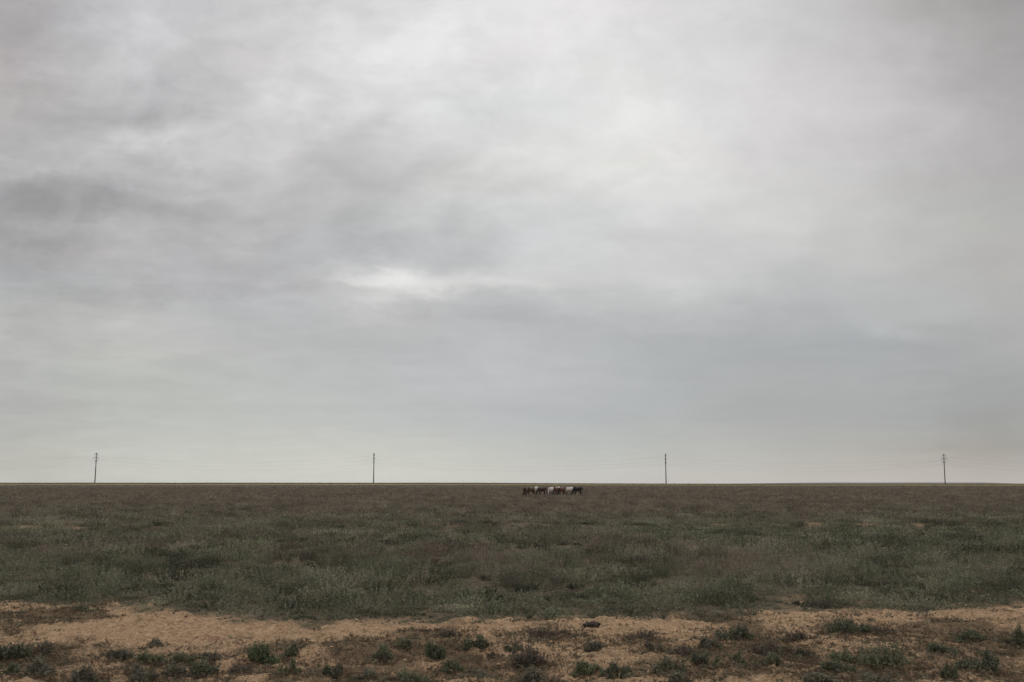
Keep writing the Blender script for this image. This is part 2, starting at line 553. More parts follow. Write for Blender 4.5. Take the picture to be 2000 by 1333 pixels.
# ------------------------------------------------------------------ plants
def plant_material(name, trans=0.25):
    m, t, out = new_mat(name)
    a = t.add('ShaderNodeAttribute', attribute_name='tint')
    b = t.add('ShaderNodeBsdfPrincipled')
    t.l.new(a.outputs['Color'], b.inputs['Base Color'])
    b.inputs['Roughness'].default_value = 0.85
    b.inputs['Specular IOR Level'].default_value = 0.15
    tr = t.add('ShaderNodeBsdfTranslucent')
    t.l.new(a.outputs['Color'], tr.inputs[0])
    ms = t.add('ShaderNodeMixShader')
    ms.inputs[0].default_value = trans
    t.l.new(b.outputs[0], ms.inputs[1])
    t.l.new(tr.outputs[0], ms.inputs[2])
    t.l.new(ms.outputs[0], out.inputs[0])
    return m


MAT_SCRUB = plant_material('wormwood leaves')

GREEN = np.array([0.160, 0.158, 0.106])
DEEP = np.array([0.098, 0.105, 0.066])
GREY = np.array([0.182, 0.168, 0.124])
BROWN = np.array([0.172, 0.138, 0.106])
STRAW = np.array([0.23, 0.19, 0.12])


def tufts(P, height, radius, color, nstem, nleaf, stem_w, leaf_l, leaf_w, r, upright=0.0):
    """Arrays in, triangles out. P (T,3); height, radius (T,); color (T,3). Every tuft is a spray of
    stems with leaves set along them."""
    T = len(P)
    ang = r.uniform(0, 2 * np.pi, (T, nstem))
    rad = np.sqrt(r.uniform(0, 1, (T, nstem)))
    base = np.zeros((T, nstem, 3))
    base[..., 0] = np.cos(ang) * rad * radius[:, None] * 0.45
    base[..., 1] = np.sin(ang) * rad * radius[:, None] * 0.45
    tip = np.zeros_like(base)
    spread = radius[:, None] * rad * r.uniform(0.6, 1.15, (T, nstem))
    tip[..., 0] = np.cos(ang) * spread
    tip[..., 1] = np.sin(ang) * spread
    dome = np.sqrt(np.clip(1.05 - 0.75 * rad ** 2, 0.1, 1))
    tip[..., 2] = height[:, None] * (dome * (1 - upright) + upright) * r.uniform(0.55, 1.1, (T, nstem))
    base += P[:, None, :]
    tip += P[:, None, :]
    tris, cols = [], []
    jit = lambda n: r.uniform(0.72, 1.28, (T, n, 1)) * (1 + r.uniform(-0.05, 0.05, (T, n, 3)))
    if stem_w > 0:
        wa = r.uniform(0, np.pi, (T, nstem))
        wv = np.stack([np.cos(wa), np.sin(wa) * 0.4, np.zeros_like(wa)], -1) * (stem_w * 0.5)
        tris.append(np.stack([base - wv, base + wv, tip], 2).reshape(-1, 3, 3))
        cols.append((color[:, None, :] * jit(nstem) * np.array([1.02, 0.97, 0.95])).reshape(-1, 3))
    if nleaf:
        k = r.integers(0, nstem, (T, nleaf))
        rowi = np.arange(T)[:, None]
        b, e = base[rowi, k], tip[rowi, k]
        s = r.uniform(0.12, 1.05, (T, nleaf, 1)) ** 0.5
        c = b + (e - b) * s
        c[..., 2] += 0.06 * height[:, None] * r.normal(0, 1, (T, nleaf))
        d = r.normal(0, 1, (T, nleaf, 3))
        d[..., 2] = np.abs(d[..., 2]) * (0.45 + 1.6 * upright) + 0.1
        d /= np.linalg.norm(d, axis=-1, keepdims=True)
        w = np.cross(d, r.normal(0, 1, (T, nleaf, 3)))
        w /= np.linalg.norm(w, axis=-1, keepdims=True) + 1e-9
        L = leaf_l * r.uniform(0.6, 1.4, (T, nleaf, 1))
        W = leaf_w * r.uniform(0.6, 1.4, (T, nleaf, 1)) * 0.5
        tris.append(np.stack([c - d * L * .4 - w * W, c - d * L * .4 + w * W, c + d * L * .6], 2).reshape(-1, 3, 3))
        cols.append((color[:, None, :] * jit(nleaf)).reshape(-1, 3))
    return np.concatenate(tris), np.concatenate(cols)


def tri_object(name, tris, cols, mat, parent=None):
    tris = np.asarray(tris, dtype=np.float32).reshape(-1, 3)
    o = mesh_from(name, tris, np.arange(len(tris)), 3, mat, parent)
    a = o.data.attributes.new('tint', 'FLOAT_COLOR', 'FACE')
    c = np.ones((len(cols), 4), dtype=np.float32)
    c[:, :3] = np.clip(cols, 0, 1)
    a.data.foreach_set('color', c.ravel())
    return o


# purplish-brown seed-head patches and green patches seen in the photograph (photo px, half sizes, + brown / - green)
TONE = [(1480, 1110, 150, 20, 0.55), (1330, 1085, 110, 26, 0.35), (1180, 1075, 120, 15, 0.4), (960, 1095, 90, 14, 0.45), (870, 1090, 60, 8, 0.5),
        (1000, 1130, 90, 14, 0.35), (330, 1075, 120, 20, 0.35), (90, 1090, 90, 16, 0.3), (560, 1085, 90, 12, 0.35), (800, 1150, 40, 8, 0.5),
        (120, 1150, 200, 20, -0.5), (330, 1165, 120, 18, -0.5), (560, 1140, 150, 20, -0.5), (1240, 1150, 160, 20, -0.4), (1700, 1130, 160, 30, -0.5),
        (1780, 1070, 220, 16, -0.5), (1550, 1060, 160, 12, -0.4), (1560, 1165, 200, 15, -0.6), (250, 1095, 120, 8, -0.4), (900, 1165, 150, 12, -0.4),
        (1050, 1095, 50, 8, -0.6), (1700, 1040, 260, 8, -0.3), (1300, 1040, 120, 6, -0.4), (1900, 1150, 120, 20, -0.4)]
TONE_W = []
for px, py, sx, sy, g in TONE:
    x, y = ground_at(px, py)
    xa, _ = ground_at(px + sx, py)
    _, yb = ground_at(px, py - sy)
    TONE_W.append((x, y, abs(xa - x), abs(yb - y), g))


def brownness(x, y):
    b = 0.12 + 0.80 * sstep(20, 100, y)
    for cx, cy, sx, sy, g in TONE_W:
        b = b + g * np.exp(-(((x - cx) / sx) ** 2 + ((y - cy) / sy) ** 2) * 0.7)
    sc = np.clip(25.0 / y, 0.08, 1)
    b = b + 1.2 * (fbm(x * 0.35, y * 0.22, 4, 201) - 0.5) + 0.9 * (fbm(x * 0.06, y * 0.03, 3, 205) - 0.5) * sstep(50, 120, y)
    return np.clip(b, 0, 1)


def scatter(y0, y1, dens, spec, r, margin, low=False):
    k = 0.95
    area = k * (y1 ** 2 - y0 ** 2) + 2 * margin * (y1 - y0)
    n = int(area * dens)
    yy = np.sqrt(r.uniform(0, 1, n) * (y1 ** 2 - y0 ** 2) + y0 ** 2)
    xx = r.uniform(-1, 1, n) * (k * yy + margin)
    d = yy - edge_y(xx)
    p = np.where(d > 0, 1.0, 0.0) * (0.5 + 0.5 * sstep(0, 0.8, d))
    p = p * (1 - 0.93 * field_gap(xx, yy))
    p = p * np.where(np.abs(xx) > 0.58 * yy + margin, 0.45, 1.0)
    clump = fbm(xx * 1.1, yy * 0.8, 3, 301)
    p = p * np.where(yy < 60, 0.55 + 0.6 * sstep(0.35, 0.62, clump), 0.95)
    if low:          # short new growth between the bushes
        p = 0.9 * sstep(-1.5, 0.4, d) ** 1.5 * sstep(5.5, 1.5, d) * sstep(0.26, 0.46, fbm(xx * 1.7, yy * 1.0, 4, 311))
    keep = r.uniform(0, 1, n) < p
    xx, yy, clump = xx[keep], yy[keep], clump[keep]
    br = brownness(xx, yy)
    is_b = r.uniform(0, 1, len(xx)) < br
    tris, cols = [], []
    for flag in (False, True):
        m = is_b == flag
        x, y, cl = xx[m], yy[m], clump[m]
        T = len(x)
        if not T:
            continue
        P = np.stack([x, y, terrain(x, y) - 0.01], -1)
        size = r.lognormal(0, 0.28, T) * (0.7 + 0.7 * sstep(0.35, 0.65, cl))
        if flag:
            h, rd = 0.27 * size, 0.25 * size
            c = BROWN * r.uniform(0.8, 1.2, (T, 1))
            mixg = r.uniform(0, 0.6, (T, 1))
            c = c * (1 - mixg) + GREY * 0.9 * mixg
            up = 0.55
        else:
            h, rd = 0.21 * size, 0.33 * size
            g = r.uniform(0, 1, (T, 1))
            c = np.where(g < 0.55, GREEN, np.where(g < 0.75, GREY, DEEP)) * r.uniform(0.8, 1.2, (T, 1))
            up = 0.15
        c = c * (0.5 + 1.0 * vnoise(x * 1.2, y * 0.9, 321))[:, None] * (0.8 + 0.4 * vnoise(x * 0.3, y * 0.2, 322))[:, None]
        h = h * (1 - 0.18 * sstep(24, 34, y)) * (0.55 + 0.45 * sstep(0.0, 3.0, y - edge_y(x)))
        h = h * (1 - 0.6 * np.exp(-(((x - 7) / 9) ** 2 + ((y - 164) / 9) ** 2) ** 2))     # grazed short round the herd
        if low:
            h, rd, c = h * 0.42, rd * 0.55, c * 0.86
        ns, nl, sw, ll, lw = spec
        a, b = tufts(P, h, rd, c, ns, nl, sw, ll, lw * (0.75 if flag else 1.0), r, up)
        tris.append(a); cols.append(b)
    return np.concatenate(tris), np.concatenate(cols)


def build_scrub():
    zones = [
        (14.6, 27.0, 6.5, (28, 280, 0.007, 0.040, 0.0165), 4),
        (27.0, 52.0, 7.0, (16, 110, 0.012, 0.062, 0.029), 6),
        (52.0, 115.0, 4.6, (10, 28, 0.028, 0.10, 0.055), 10),
        (115.0, 320.0, 1.5, (6, 4, 0.09, 0.18, 0.12), 25),
        (320.0, 690.0, 0.24, (5, 0, 0.34, 0, 0), 60),
    ]
    tt, cc = [], []
    a, b = scatter(12.6, 24.0, 30.0, (12, 34, 0.006, 0.038, 0.016), rng, 4, low=True)
    tt.append(a); cc.append(b)
    for y0, y1, dens, spec, mar in zones:
        a, b = scatter(y0, y1, dens, spec, rng, mar)
        tt.append(a); cc.append(b)
    o = tri_object('scrub', np.concatenate(tt), np.concatenate(cc), MAT_SCRUB)
    tag(o, 'grey green and brown wormwood scrub covering the whole plain', 'scrub', kind='stuff')


build_scrub()

# band of dry yellow grass along the foot of the far rise
def build_dry_grass():
    n = 26000
    x = rng.uniform(-420, 420, n)
    y = 585 + rng.uniform(-3, 3, n) + 0.01 * x
    P = np.stack([x, y, terrain(x, y)], -1)
    h = rng.uniform(0.45, 0.8, n) * (0.75 + 0.5 * vnoise(x * 0.03, x * 0, 77))
    c = np.array([0.46, 0.41, 0.22]) * rng.uniform(0.75, 1.2, (n, 1))
    a, b = tufts(P, h, np.full(n, 0.35), c, 5, 0, 0.22, 0, 0, rng, 0.8)
    o = tri_object('dry_grass', a, b, plant_material('dry yellow grass'))
    tag(o, 'thin pale yellow line of dry grass along the far edge of the plain', 'grass', kind='stuff')


build_dry_grass()

# dead stalks, crumbs of turf and seedlings lying over the sandy strip
def build_litter():
    n = 100000
    y = np.sqrt(rng.uniform(7.5 ** 2, 17.5 ** 2, n))
    x = rng.uniform(-1, 1, n) * (0.9 * y + 2)
    d = y - edge_y(x)
    p = np.where(d < 0.3, litter(x, y) ** 1.6, 0) * sstep(0.36, 0.6, fbm(x * 1.6, y * 1.2, 4, 401))
    close = np.zeros(n)
    for px, py, w, h, kind, _ in SHRUBS:
        sx, sy = ground_at(px, py)
        q = ((x - sx) / (w * sy / F * 1.1)) ** 2 + ((y - sy) / (w * sy / F * 1.5)) ** 2
        close = np.maximum(close, np.exp(-q))
    p = np.where(d < 0.2, np.maximum(p * 0.5, 0.7 * close), 0)
    k = rng.uniform(0, 1, n) < p
    x, y = x[k], y[k]
    T = len(x)
    P = np.stack([x, y, terrain(x, y) - 0.005], -1)
    size = rng.lognormal(0, 0.35, T)
    g = rng.uniform(0, 1, (T, 1))
    c = np.where(g < 0.60, np.array([0.115, 0.080, 0.052]), np.where(g < 0.76, GREY * 0.62, np.where(g < 0.9, GREEN * 0.68, STRAW))) * rng.uniform(0.7, 1.25, (T, 1))
    a, b = tufts(P, 0.045 * size, 0.10 * size, c, 7, 18, 0.006, 0.035, 0.010, rng, 0.0)
    o = tri_object('plant_litter', a, b, MAT_SCRUB)
    tag(o, 'dead stalks and tiny seedlings strewn over the sandy strip', 'plant litter', kind='stuff')


# ------------------------------------------------------------------ single shrubs on the sandy strip
SHRUBS = [
    # px, base py, width, height (photo px), kind, label
    (28, 1292, 62, 30, 'deep', 'wide dark shrub at the left edge of the photo'),
    (77, 1324, 48, 34, 'grey', 'tall grey green bush near the bottom left corner'),
    (93, 1279, 52, 18, 'dry', 'brown half dead shrub behind the bottom left bush'),
    (160, 1196, 34, 14, 'green', 'small green cushion alone on sand at the far left scrub edge'),
    (231, 1294, 46, 26, 'grey', 'dull grey green bush below and right of the leftmost pole'),
    (306, 1267, 22, 18, 'grey', 'small grey tuft standing alone in open sand, left part'),
    (297, 1303, 66, 22, 'green', 'long low green cushion, left one of a touching pair'),
    (357, 1301, 58, 22, 'green', 'long low green cushion, right one of a touching pair'),
    (411, 1290, 30, 16, 'grey', 'small grey tuft just right of the long green cushions'),
    (513, 1300, 60, 36, 'bright', 'roundest bright green bush in the left foreground'),
    (573, 1276, 30, 16, 'deep', 'small dark tuft right of the round bright green bush'),
    (168, 1334, 48, 30, 'grey', 'grey bush cut by the bottom edge under the leftmost pole'),
    (348, 1326, 44, 24, 'grey', 'grey green tuft below the touching green cushions'),
    (395, 1325, 52, 26, 'deep', 'dark green shrub at lower left with ragged top'),
    (468, 1312, 48, 15, 'dry', 'flat brown tuft left of and below the round green bush'),
    (565, 1322, 40, 22, 'green', 'green tuft below and right of the round bright bush'),
    (279, 1336, 46, 24, 'grey', 'grey tuft cut by bottom edge below the long cushions'),
    (30, 1322, 44, 22, 'deep', 'dark tuft nearest the bottom left corner'),
    (792, 1273, 30, 22, 'green', 'small green bush straight below the second pole'),
    (750, 1291, 40, 28, 'green', 'medium green bush left of the upright bright one'),
    (849, 1285, 34, 36, 'bright', 'upright bright green bush in the middle left foreground'),
    (933, 1274, 40, 36, 'deep', 'darkest upright bush in the middle of the sandy strip'),
    (873, 1250, 46, 16, 'dry', 'brown dry tuft behind the darkest upright bush'),
    (1005, 1272, 24, 16, 'green', 'small green tuft on sand right of the darkest bush'),
    (1029, 1307, 62, 38, 'dry', 'large brownish grey bush below the left end of the horses'),
    (1044, 1333, 62, 28, 'grey', 'grey bush at the bottom edge under the brownish one'),
    (1074, 1251, 78, 13, 'dry', 'flat grey mat of a plant on bright sand below the horses'),
    (1155, 1268, 32, 20, 'grey', 'small grey tuft below the dark clump of turf'),
    (1146, 1317, 52, 34, 'green', 'full green bush below the right end of the horses'),
    (1190, 1327, 34, 22, 'deep', 'dark tuft beside the full green bush below the horses'),
    (654, 1326, 36, 22, 'deep', 'dark green tuft low in the frame left of the second pole'),
    (717, 1330, 44, 20, 'grey', 'grey tuft at the bottom edge just left of the second pole'),
    (882, 1316, 60, 18, 'deep', 'long low dark shrub below the upright bright green bush'),
    (926, 1322, 50, 12, 'grey', 'thin grey mat right of the long low dark shrub'),
    (792, 1337, 64, 24, 'green', 'wide green bush cut by the bottom edge below the second pole'),
    (967, 1275, 24, 14, 'dry', 'small brown tuft just right of the darkest upright bush'),
    (1440, 1252, 60, 30, 'deep', 'dark green shrub lying diagonally across the sand, right half'),
    (1656, 1238, 62, 34, 'deep', 'dark shrub highest on the strip, right part, ringed by brown litter'),
    (1704, 1238, 90, 13, 'dry', 'flat brown mat right of the highest dark shrub'),
    (1256, 1256, 52, 22, 'dry', 'spiky brown tuft on open sand left of the third pole'),
    (1276, 1273, 34, 14, 'dry', 'small brown tuft below the spiky brown one'),
    (1388, 1263, 34, 18, 'grey', 'small grey tuft left of the diagonal dark shrub'),
    (1342, 1280, 60, 18, 'dry', 'low brown shrub above the dark bushes, right of the third pole'),
    (1316, 1322, 64, 36, 'deep', 'big dark green bush straight below the third pole'),
    (1366, 1302, 42, 26, 'deep', 'dark bush touching the big one below the third pole'),
    (1397, 1308, 30, 20, 'green', 'green tuft at the right end of the dark bushes'),
    (1448, 1301, 30, 22, 'green', 'lone green tuft between the dark bushes and the brown shrub'),
    (1498, 1285, 82, 32, 'dry', 'largest brown shrub in the right half of the foreground'),
    (1504, 1303, 50, 22, 'green', 'green tuft in front of the largest brown shrub'),
    (1552, 1252, 44, 16, 'dry', 'brown tuft on sand right of the diagonal dark shrub'),
    (1664, 1297, 54, 24, 'green', 'green bush left of the widest green shrub'),
    (1712, 1304, 110, 38, 'green', 'widest green shrub in the right foreground'),
    (1628, 1311, 60, 20, 'deep', 'low dark tuft in front of the widest green shrub'),
    (1840, 1280, 44, 26, 'deep', 'dark bush in brown litter below the rightmost pole'),
    (1924, 1315, 76, 40, 'deep', 'big dark bush near the bottom right corner'),
    (1990, 1262, 34, 36, 'green', 'green bush cut by the right edge of the photo'),
    (1856, 1326, 30, 26, 'green', 'small upright green tuft left of the bottom right bush'),
    (1212, 1325, 48, 24, 'deep', 'dark shrub at the bottom left of the big bush below the third pole'),
    (1328, 1337, 44, 20, 'grey', 'grey tuft cut by the bottom edge under the third pole'),
    (1572, 1287, 44, 18, 'dry', 'brown tuft right of the largest brown shrub'),
    (1700, 1332, 70, 18, 'grey', 'low grey mat at the bottom edge below the widest green shrub'),
    (1590, 1335, 60, 22, 'grey', 'grey tuft at the bottom edge left of the low grey mat'),
    (1905, 1252, 60, 18, 'deep', 'low dark shrub in the brown litter at the right edge'),
]
KIND_COL = {'deep': DEEP * 1.05, 'green': GREEN * np.array([0.95, 1.0, 0.86]), 'bright': np.array([0.090, 0.116, 0.058]), 'grey': GREY * 0.84, 'dry': BROWN * 0.70}


def build_shrubs():
    for i, (px, py, w, h, kind, label) in enumerate(SHRUBS):
        r = np.random.default_rng(500 + i)
        x, y = ground_hit(px, py - 2)
        m = y / F
        W, H = w * m * 1.2, h * m * 1.12
        nclump = max(4, int(5 + W * 16))
        cx = np.clip(r.normal(0, 0.24, nclump), -0.46, 0.46) * W
        cy = r.uniform(-0.25, 0.25, nclump) * W * 0.7
        fall = 1 - (np.abs(cx) / (0.5 * W)) ** 2 * 0.7
        P = np.stack([cx, cy, np.zeros(nclump)], -1)
        zr = terrain(x + cx, y + cy)
        z0 = float(terrain(x, y))
        P[:, 2] = zr - z0 - 0.015
        hh = H * fall * r.uniform(0.4, 1.12, nclump)
        rd = W * r.uniform(0.12, 0.30, nclump)
        c = np.tile(KIND_COL[kind], (nclump, 1)) * r.uniform(0.75, 1.3, (nclump, 1))
        k = r.uniform(0, 0.45)
        c = c * (1 - k) + GREY * 0.72 * k
        dens = 1.0 if kind != 'dry' else 0.55
        a, b = tufts(P, hh, rd, c, int(26 * dens), int(240 * dens), 0.005, 0.036, 0.0135, r, 0.12 if kind != 'dry' else 0.35)
        # bare woody twigs standing out of the leaves
        nt = max(2, nclump // 2)
        a2, b2 = tufts(P[:nt], hh[:nt] * 1.25, rd[:nt] * 1.3, np.tile(BROWN * 0.7, (nt, 1)), 14, 10, 0.007, 0.03, 0.009, r, 0.4)
        a, b = np.concatenate([a, a2]), np.concatenate([b, b2])
        o = tri_object('shrub', a, b, MAT_SCRUB)
        o.location = (x, y, z0)
        tag(o, label, 'shrub', group='low shrubs scattered over the sandy strip')


build_shrubs()
build_litter()

# crumbs and lumps of dry earth lying on the strip
def build_crumbs():
    n = 26000
    y = np.sqrt(rng.uniform(9.0 ** 2, 16.8 ** 2, n))
    x = rng.uniform(-1, 1, n) * (0.9 * y + 2)
    k = (y < edge_y(x) + 0.2) & (rng.uniform(0, 1, n) < 0.25 + 1.2 * sstep(0.42, 0.62, fbm(x * 1.1, y * 0.8, 4, 601)))
    x, y = x[k], y[k]
    T = len(x)
    P = np.stack([x, y, terrain(x, y)], -1)
    size = np.clip(0.009 * rng.lognormal(0, 0.55, T), 0.004, 0.045)
    octa = np.array([(1, 0, 0), (0, 1, 0), (-1, 0, 0), (0, -1, 0), (0, 0, 1), (0, 0, -1)], dtype=float)
    V = octa[None] * size[:, None, None] * rng.uniform(0.6, 1.5, (T, 6, 1)) + rng.normal(0, 0.2, (T, 6, 3)) * size[:, None, None]
    V[..., 2] *= 0.75
    a = rng.uniform(0, 2 * np.pi, T)
    c, sn = np.cos(a)[:, None], np.sin(a)[:, None]
    V = np.stack([V[..., 0] * c - V[..., 1] * sn, V[..., 0] * sn + V[..., 1] * c, V[..., 2]], -1) + P[:, None, :]
    f = np.array([(0, 1, 4), (1, 2, 4), (2, 3, 4), (3, 0, 4), (1, 0, 5), (2, 1, 5), (3, 2, 5), (0, 3, 5)])
    tris = V[:, f].reshape(-1, 3, 3)
    g = rng.uniform(0, 1, (T, 1))
    col = np.array([0.15, 0.10, 0.06]) * (1 - g) + np.array([0.34, 0.245, 0.15]) * g
    o = tri_object('earth_crumbs', tris, np.repeat(col, 8, axis=0), plant_material('dry earth crumbs', 0.0))
    tag(o, 'crumbs and lumps of dry earth strewn over the sandy strip', 'earth crumbs', kind='stuff')


build_crumbs()

# dark clump of turned-up turf on the sand
def build_clod():
    x, y = ground_hit(1155, 1226)
    bm = bmesh.new()
    bmesh.ops.create_icosphere(bm, subdivisions=4, radius=1.0)
    for v in bm.verts:
        c = v.co
        n = fbm(np.array([c.x * 2.1 + 5]), np.array([c.y * 2.1 + c.z * 1.7]), 4, 61)[0]
        k = 0.55 + 0.9 * n
        v.co = Vector((c.x * 0.105 * k * (1 + 0.3 * c.z), c.y * 0.07 * k, max(c.z, -0.3) * 0.055 * k + 0.02 * abs(math.sin(c.x * 5 + 1))))
    o = from_bm('turf_clump', bm, mottled('dark turf', (0.03, 0.022, 0.016), 30, 0.4), smooth=True)
    o.location = (x, y, float(terrain(x, y)) + 0.01)
    tag(o, 'dark clump of turf lying on the bare sand below the horses', 'turf clump')


build_clod()

# ------------------------------------------------------------------ horses
def tube_rings(bm, rings, seg=14):
    """rings: (center Vector, axis Vector, half width (y), half height) -> closed tube"""
    prev = None
    all_rings = []
    for c, ax, rw, rh in rings:
        ax = ax.normalized()
        side = Vector((0, 1, 0))
        up = side.cross(ax).normalized()
        side = ax.cross(up).normalized()
        vs = [bm.verts.new(c + side * (math.cos(a) * rw) + up * (math.sin(a) * rh))
              for a in (2 * math.pi * k / seg for k in range(seg))]
        all_rings.append(vs)
    for a, b in zip(all_rings, all_rings[1:]):
        for k in range(seg):
            bm.faces.new((a[k], a[(k + 1) % seg], b[(k + 1) % seg], b[k]))
    bm.faces.new(list(reversed(all_rings[0])))
    bm.faces.new(all_rings[-1])


def path_tube(bm, pts, seg=12):
    """pts: (x, y, z, half width, half height)"""
    V = [Vector(p[:3]) for p in pts]
    rings = []
    for i, p in enumerate(pts):
        a = V[max(i - 1, 0)]
        b = V[min(i + 1, len(V) - 1)]
        rings.append((V[i], b - a, p[3], p[4]))
    tube_rings(bm, rings, seg)


def horse_material(name, coat, points, leg_z=(0.35, 0.75), patch=None):
    m, t, out = new_mat(name)
    tc = t.add('ShaderNodeTexCoord')
    sp = t.add('ShaderNodeSeparateXYZ')
    t.l.new(tc.outputs['Object'], sp.inputs[0])
    n = t.noise(tc.outputs['Object'], 5.0, 4, 0.6).outputs[0]
    c = t.mix(t.maprange(n, 0.3, 0.7), tuple(v * 0.85 for v in coat) + (1,), tuple(min(1, v * 1.15) for v in coat) + (1,))
    if patch is not None:
        n2 = t.noise(tc.outputs['Object'], 1.5, 2, 0.5).outputs[0]
        c = t.mix(t.maprange(n2, 0.50, 0.54), c, tuple(patch) + (1,))
    z = t.math('ADD', sp.outputs[2], t.math('MULTIPLY', t.math('SUBTRACT', n, 0.5), 0.25))
    c = t.mix(t.maprange(z, leg_z[0], leg_z[1], 1.0, 0.0), c, tuple(points) + (1,))
    principled(t, out, c, 0.6, 0.3)
    return m


def hair_material(name, c):
    return mottled(name, c, 12.0, 0.35, 0.7, 0.25)


def make_horse(label, coat, points, hair, px, py, depth, heading, scale=1.0, graze=1.0, stance=(0.0, 0.1, -0.06, 0.08),
               turn=0.0, leg_z=(0.35, 0.75), patch=None):
    """heading: degrees; 180 faces left in the picture, 90 away. graze 1 = muzzle at the ground, 0 = neck level."""
    x, y, _ = at_depth(px, py, depth)
    root = empty('horse', (x, y, float(terrain(x, y))), R(heading))
    root.scale = (scale * 0.85, scale * 0.97, scale * 0.985)
    tag(root, label, 'horse', group='horses grazing in a close herd on the plain')
    # built facing +X, hooves on z = 0
    bm = bmesh.new()
    path_tube(bm, [(-0.83, 0, 1.15, 0.08, 0.12), (-0.77, 0, 1.16, 0.20, 0.23), (-0.62, 0, 1.165, 0.275, 0.30), (-0.44, 0, 1.155, 0.295, 0.315),
                   (-0.18, 0, 1.08, 0.30, 0.315), (0.08, 0, 1.025, 0.325, 0.335), (0.30, 0, 1.05, 0.29, 0.36), (0.47, 0, 1.10, 0.235, 0.365),
                   (0.64, 0, 1.10, 0.19, 0.275), (0.76, 0, 1.08, 0.12, 0.17)], 18)
    lerp = lambda a, b: tuple(p + (q - p) * graze for p, q in zip(a, b))
    nk = [lerp((0.42, 0, 1.22, .20, .27), (0.42, 0, 1.20, .20, .28)), lerp((0.68, 0, 1.26, .135, .23), (0.66, 0, 1.06, .14, .24)),
          lerp((0.90, 0, 1.34, .105, .18), (0.84, 0, 0.84, .11, .185)), lerp((1.10, 0, 1.40, .09, .145), (0.98, 0, 0.62, .092, .145)),
          lerp((1.22, 0, 1.42, .085, .12), (1.06, 0, 0.47, .088, .115))]
    hd = [lerp((1.20, 0, 1.40, .09, .13), (1.06, 0, 0.50, .09, .13)), lerp((1.32, 0, 1.28, .092, .135), (1.10, 0, 0.37, .092, .14)),
          lerp((1.44, 0, 1.13, .07, .10), (1.15, 0, 0.22, .072, .105)), lerp((1.53, 0, 1.02, .055, .07), (1.20, 0, 0.10, .056, .072)),
          lerp((1.57, 0, 0.97, .05, .055), (1.225, 0, 0.045, .05, .058)), lerp((1.58, 0, 0.95, .025, .03), (1.23, 0, 0.03, .028, .03))]

    def tw(p):       # sideways turn of neck and head
        k = max(0.0, p[0] - 0.5)
        a = turn * k
        return (0.5 + (p[0] - 0.5) * math.cos(a) if p[0] > 0.5 else p[0], p[1] + k * math.sin(a), *p[2:])
    nk, hd = [tw(p) for p in nk], [tw(p) for p in hd]
    path_tube(bm, nk, 14)
    path_tube(bm, hd, 12)
    poll = Vector(hd[0][:3])
    nxt = Vector(hd[1][:3])
    back = (poll - nxt).normalized()
    upv = Vector((0, 1, 0)).cross(back)
    upv = (upv if upv.x < 0 or upv.z > 0 else -upv).normalized()
    for s in (-1, 1):          # ears
        b0 = poll + Vector((0, s * 0.055, 0)) + back * 0.09
        path_tube(bm, [(*b0, .028, .02), (*(b0 + back * 0.08 + Vector((0, s * .02, 0))), .026, .014), (*(b0 + back * 0.15 + Vector((0, s * .025, 0))), .006, .006)], 8)
    fl, fr, hl, hr = stance
    for s, d in ((1, fl), (-1, fr)):
        path_tube(bm, [(0.46, s * 0.13, 1.08, .10, .18), (0.44, s * 0.155, 0.88, .085, .125), (0.45 + 0.3 * d, s * 0.155, 0.70, .08, .10),
                       (0.48 + 0.7 * d, s * 0.15, 0.46, .062, .074), (0.475 + 0.9 * d, s * 0.145, 0.36, .048, .056),
                       (0.47 + 1.1 * d, s * 0.145, 0.16, .046, .054), (0.485 + 1.15 * d, s * 0.145, 0.10, .044, .05),
                       (0.51 + 1.2 * d, s * 0.145, 0.05, .05, .058), (0.52 + 1.2 * d, s * 0.145, 0.0, .058, .068)], 10)
    for s, d in ((1, hl), (-1, hr)):
        path_tube(bm, [(-0.55, s * 0.12, 1.18, .13, .22), (-0.50, s * 0.16, 0.98, .125, .20), (-0.46 + 0.2 * d, s * 0.17, 0.80, .10, .145),
                       (-0.54 + 0.5 * d, s * 0.165, 0.64, .08, .11), (-0.645 + 0.8 * d, s * 0.155, 0.51, .06, .08),
                       (-0.635 + 0.95 * d, s * 0.15, 0.40, .052, .064), (-0.60 + 1.1 * d, s * 0.15, 0.17, .048, .056),
                       (-0.58 + 1.15 * d, s * 0.15, 0.10, .045, .05), (-0.555 + 1.2 * d, s * 0.15, 0.05, .05, .058),
                       (-0.545 + 1.2 * d, s * 0.15, 0.0, .058, .068)], 10)
    me = bpy.data.meshes.new('body')
    bm.to_mesh(me)
    bm.free()
    tmp = bpy.data.objects.new('body', me)
    COL.objects.link(tmp)
    rm = tmp.modifiers.new('r', 'REMESH')
    rm.mode = 'VOXEL'
    rm.voxel_size = 0.022
    rm.use_smooth_shade = True
    sm = tmp.modifiers.new('s', 'SMOOTH')
    sm.factor = 0.5
    sm.iterations = 5
    dg = bpy.context.evaluated_depsgraph_get()
    me2 = bpy.data.meshes.new_from_object(tmp.evaluated_get(dg))
    bpy.data.objects.remove(tmp)
    me2.name = 'body'
    for p in me2.polygons:
        p.use_smooth = True
    me2.materials.clear()
    me2.materials.append(horse_material('horse coat', coat, points, leg_z, patch))
    link(bpy.data.objects.new('body', me2), root)
    hm = hair_material('horse hair', hair)
    # mane: a thick ragged sheet of hair down one side of the crest
    bm = bmesh.new()
    crest_pts = []
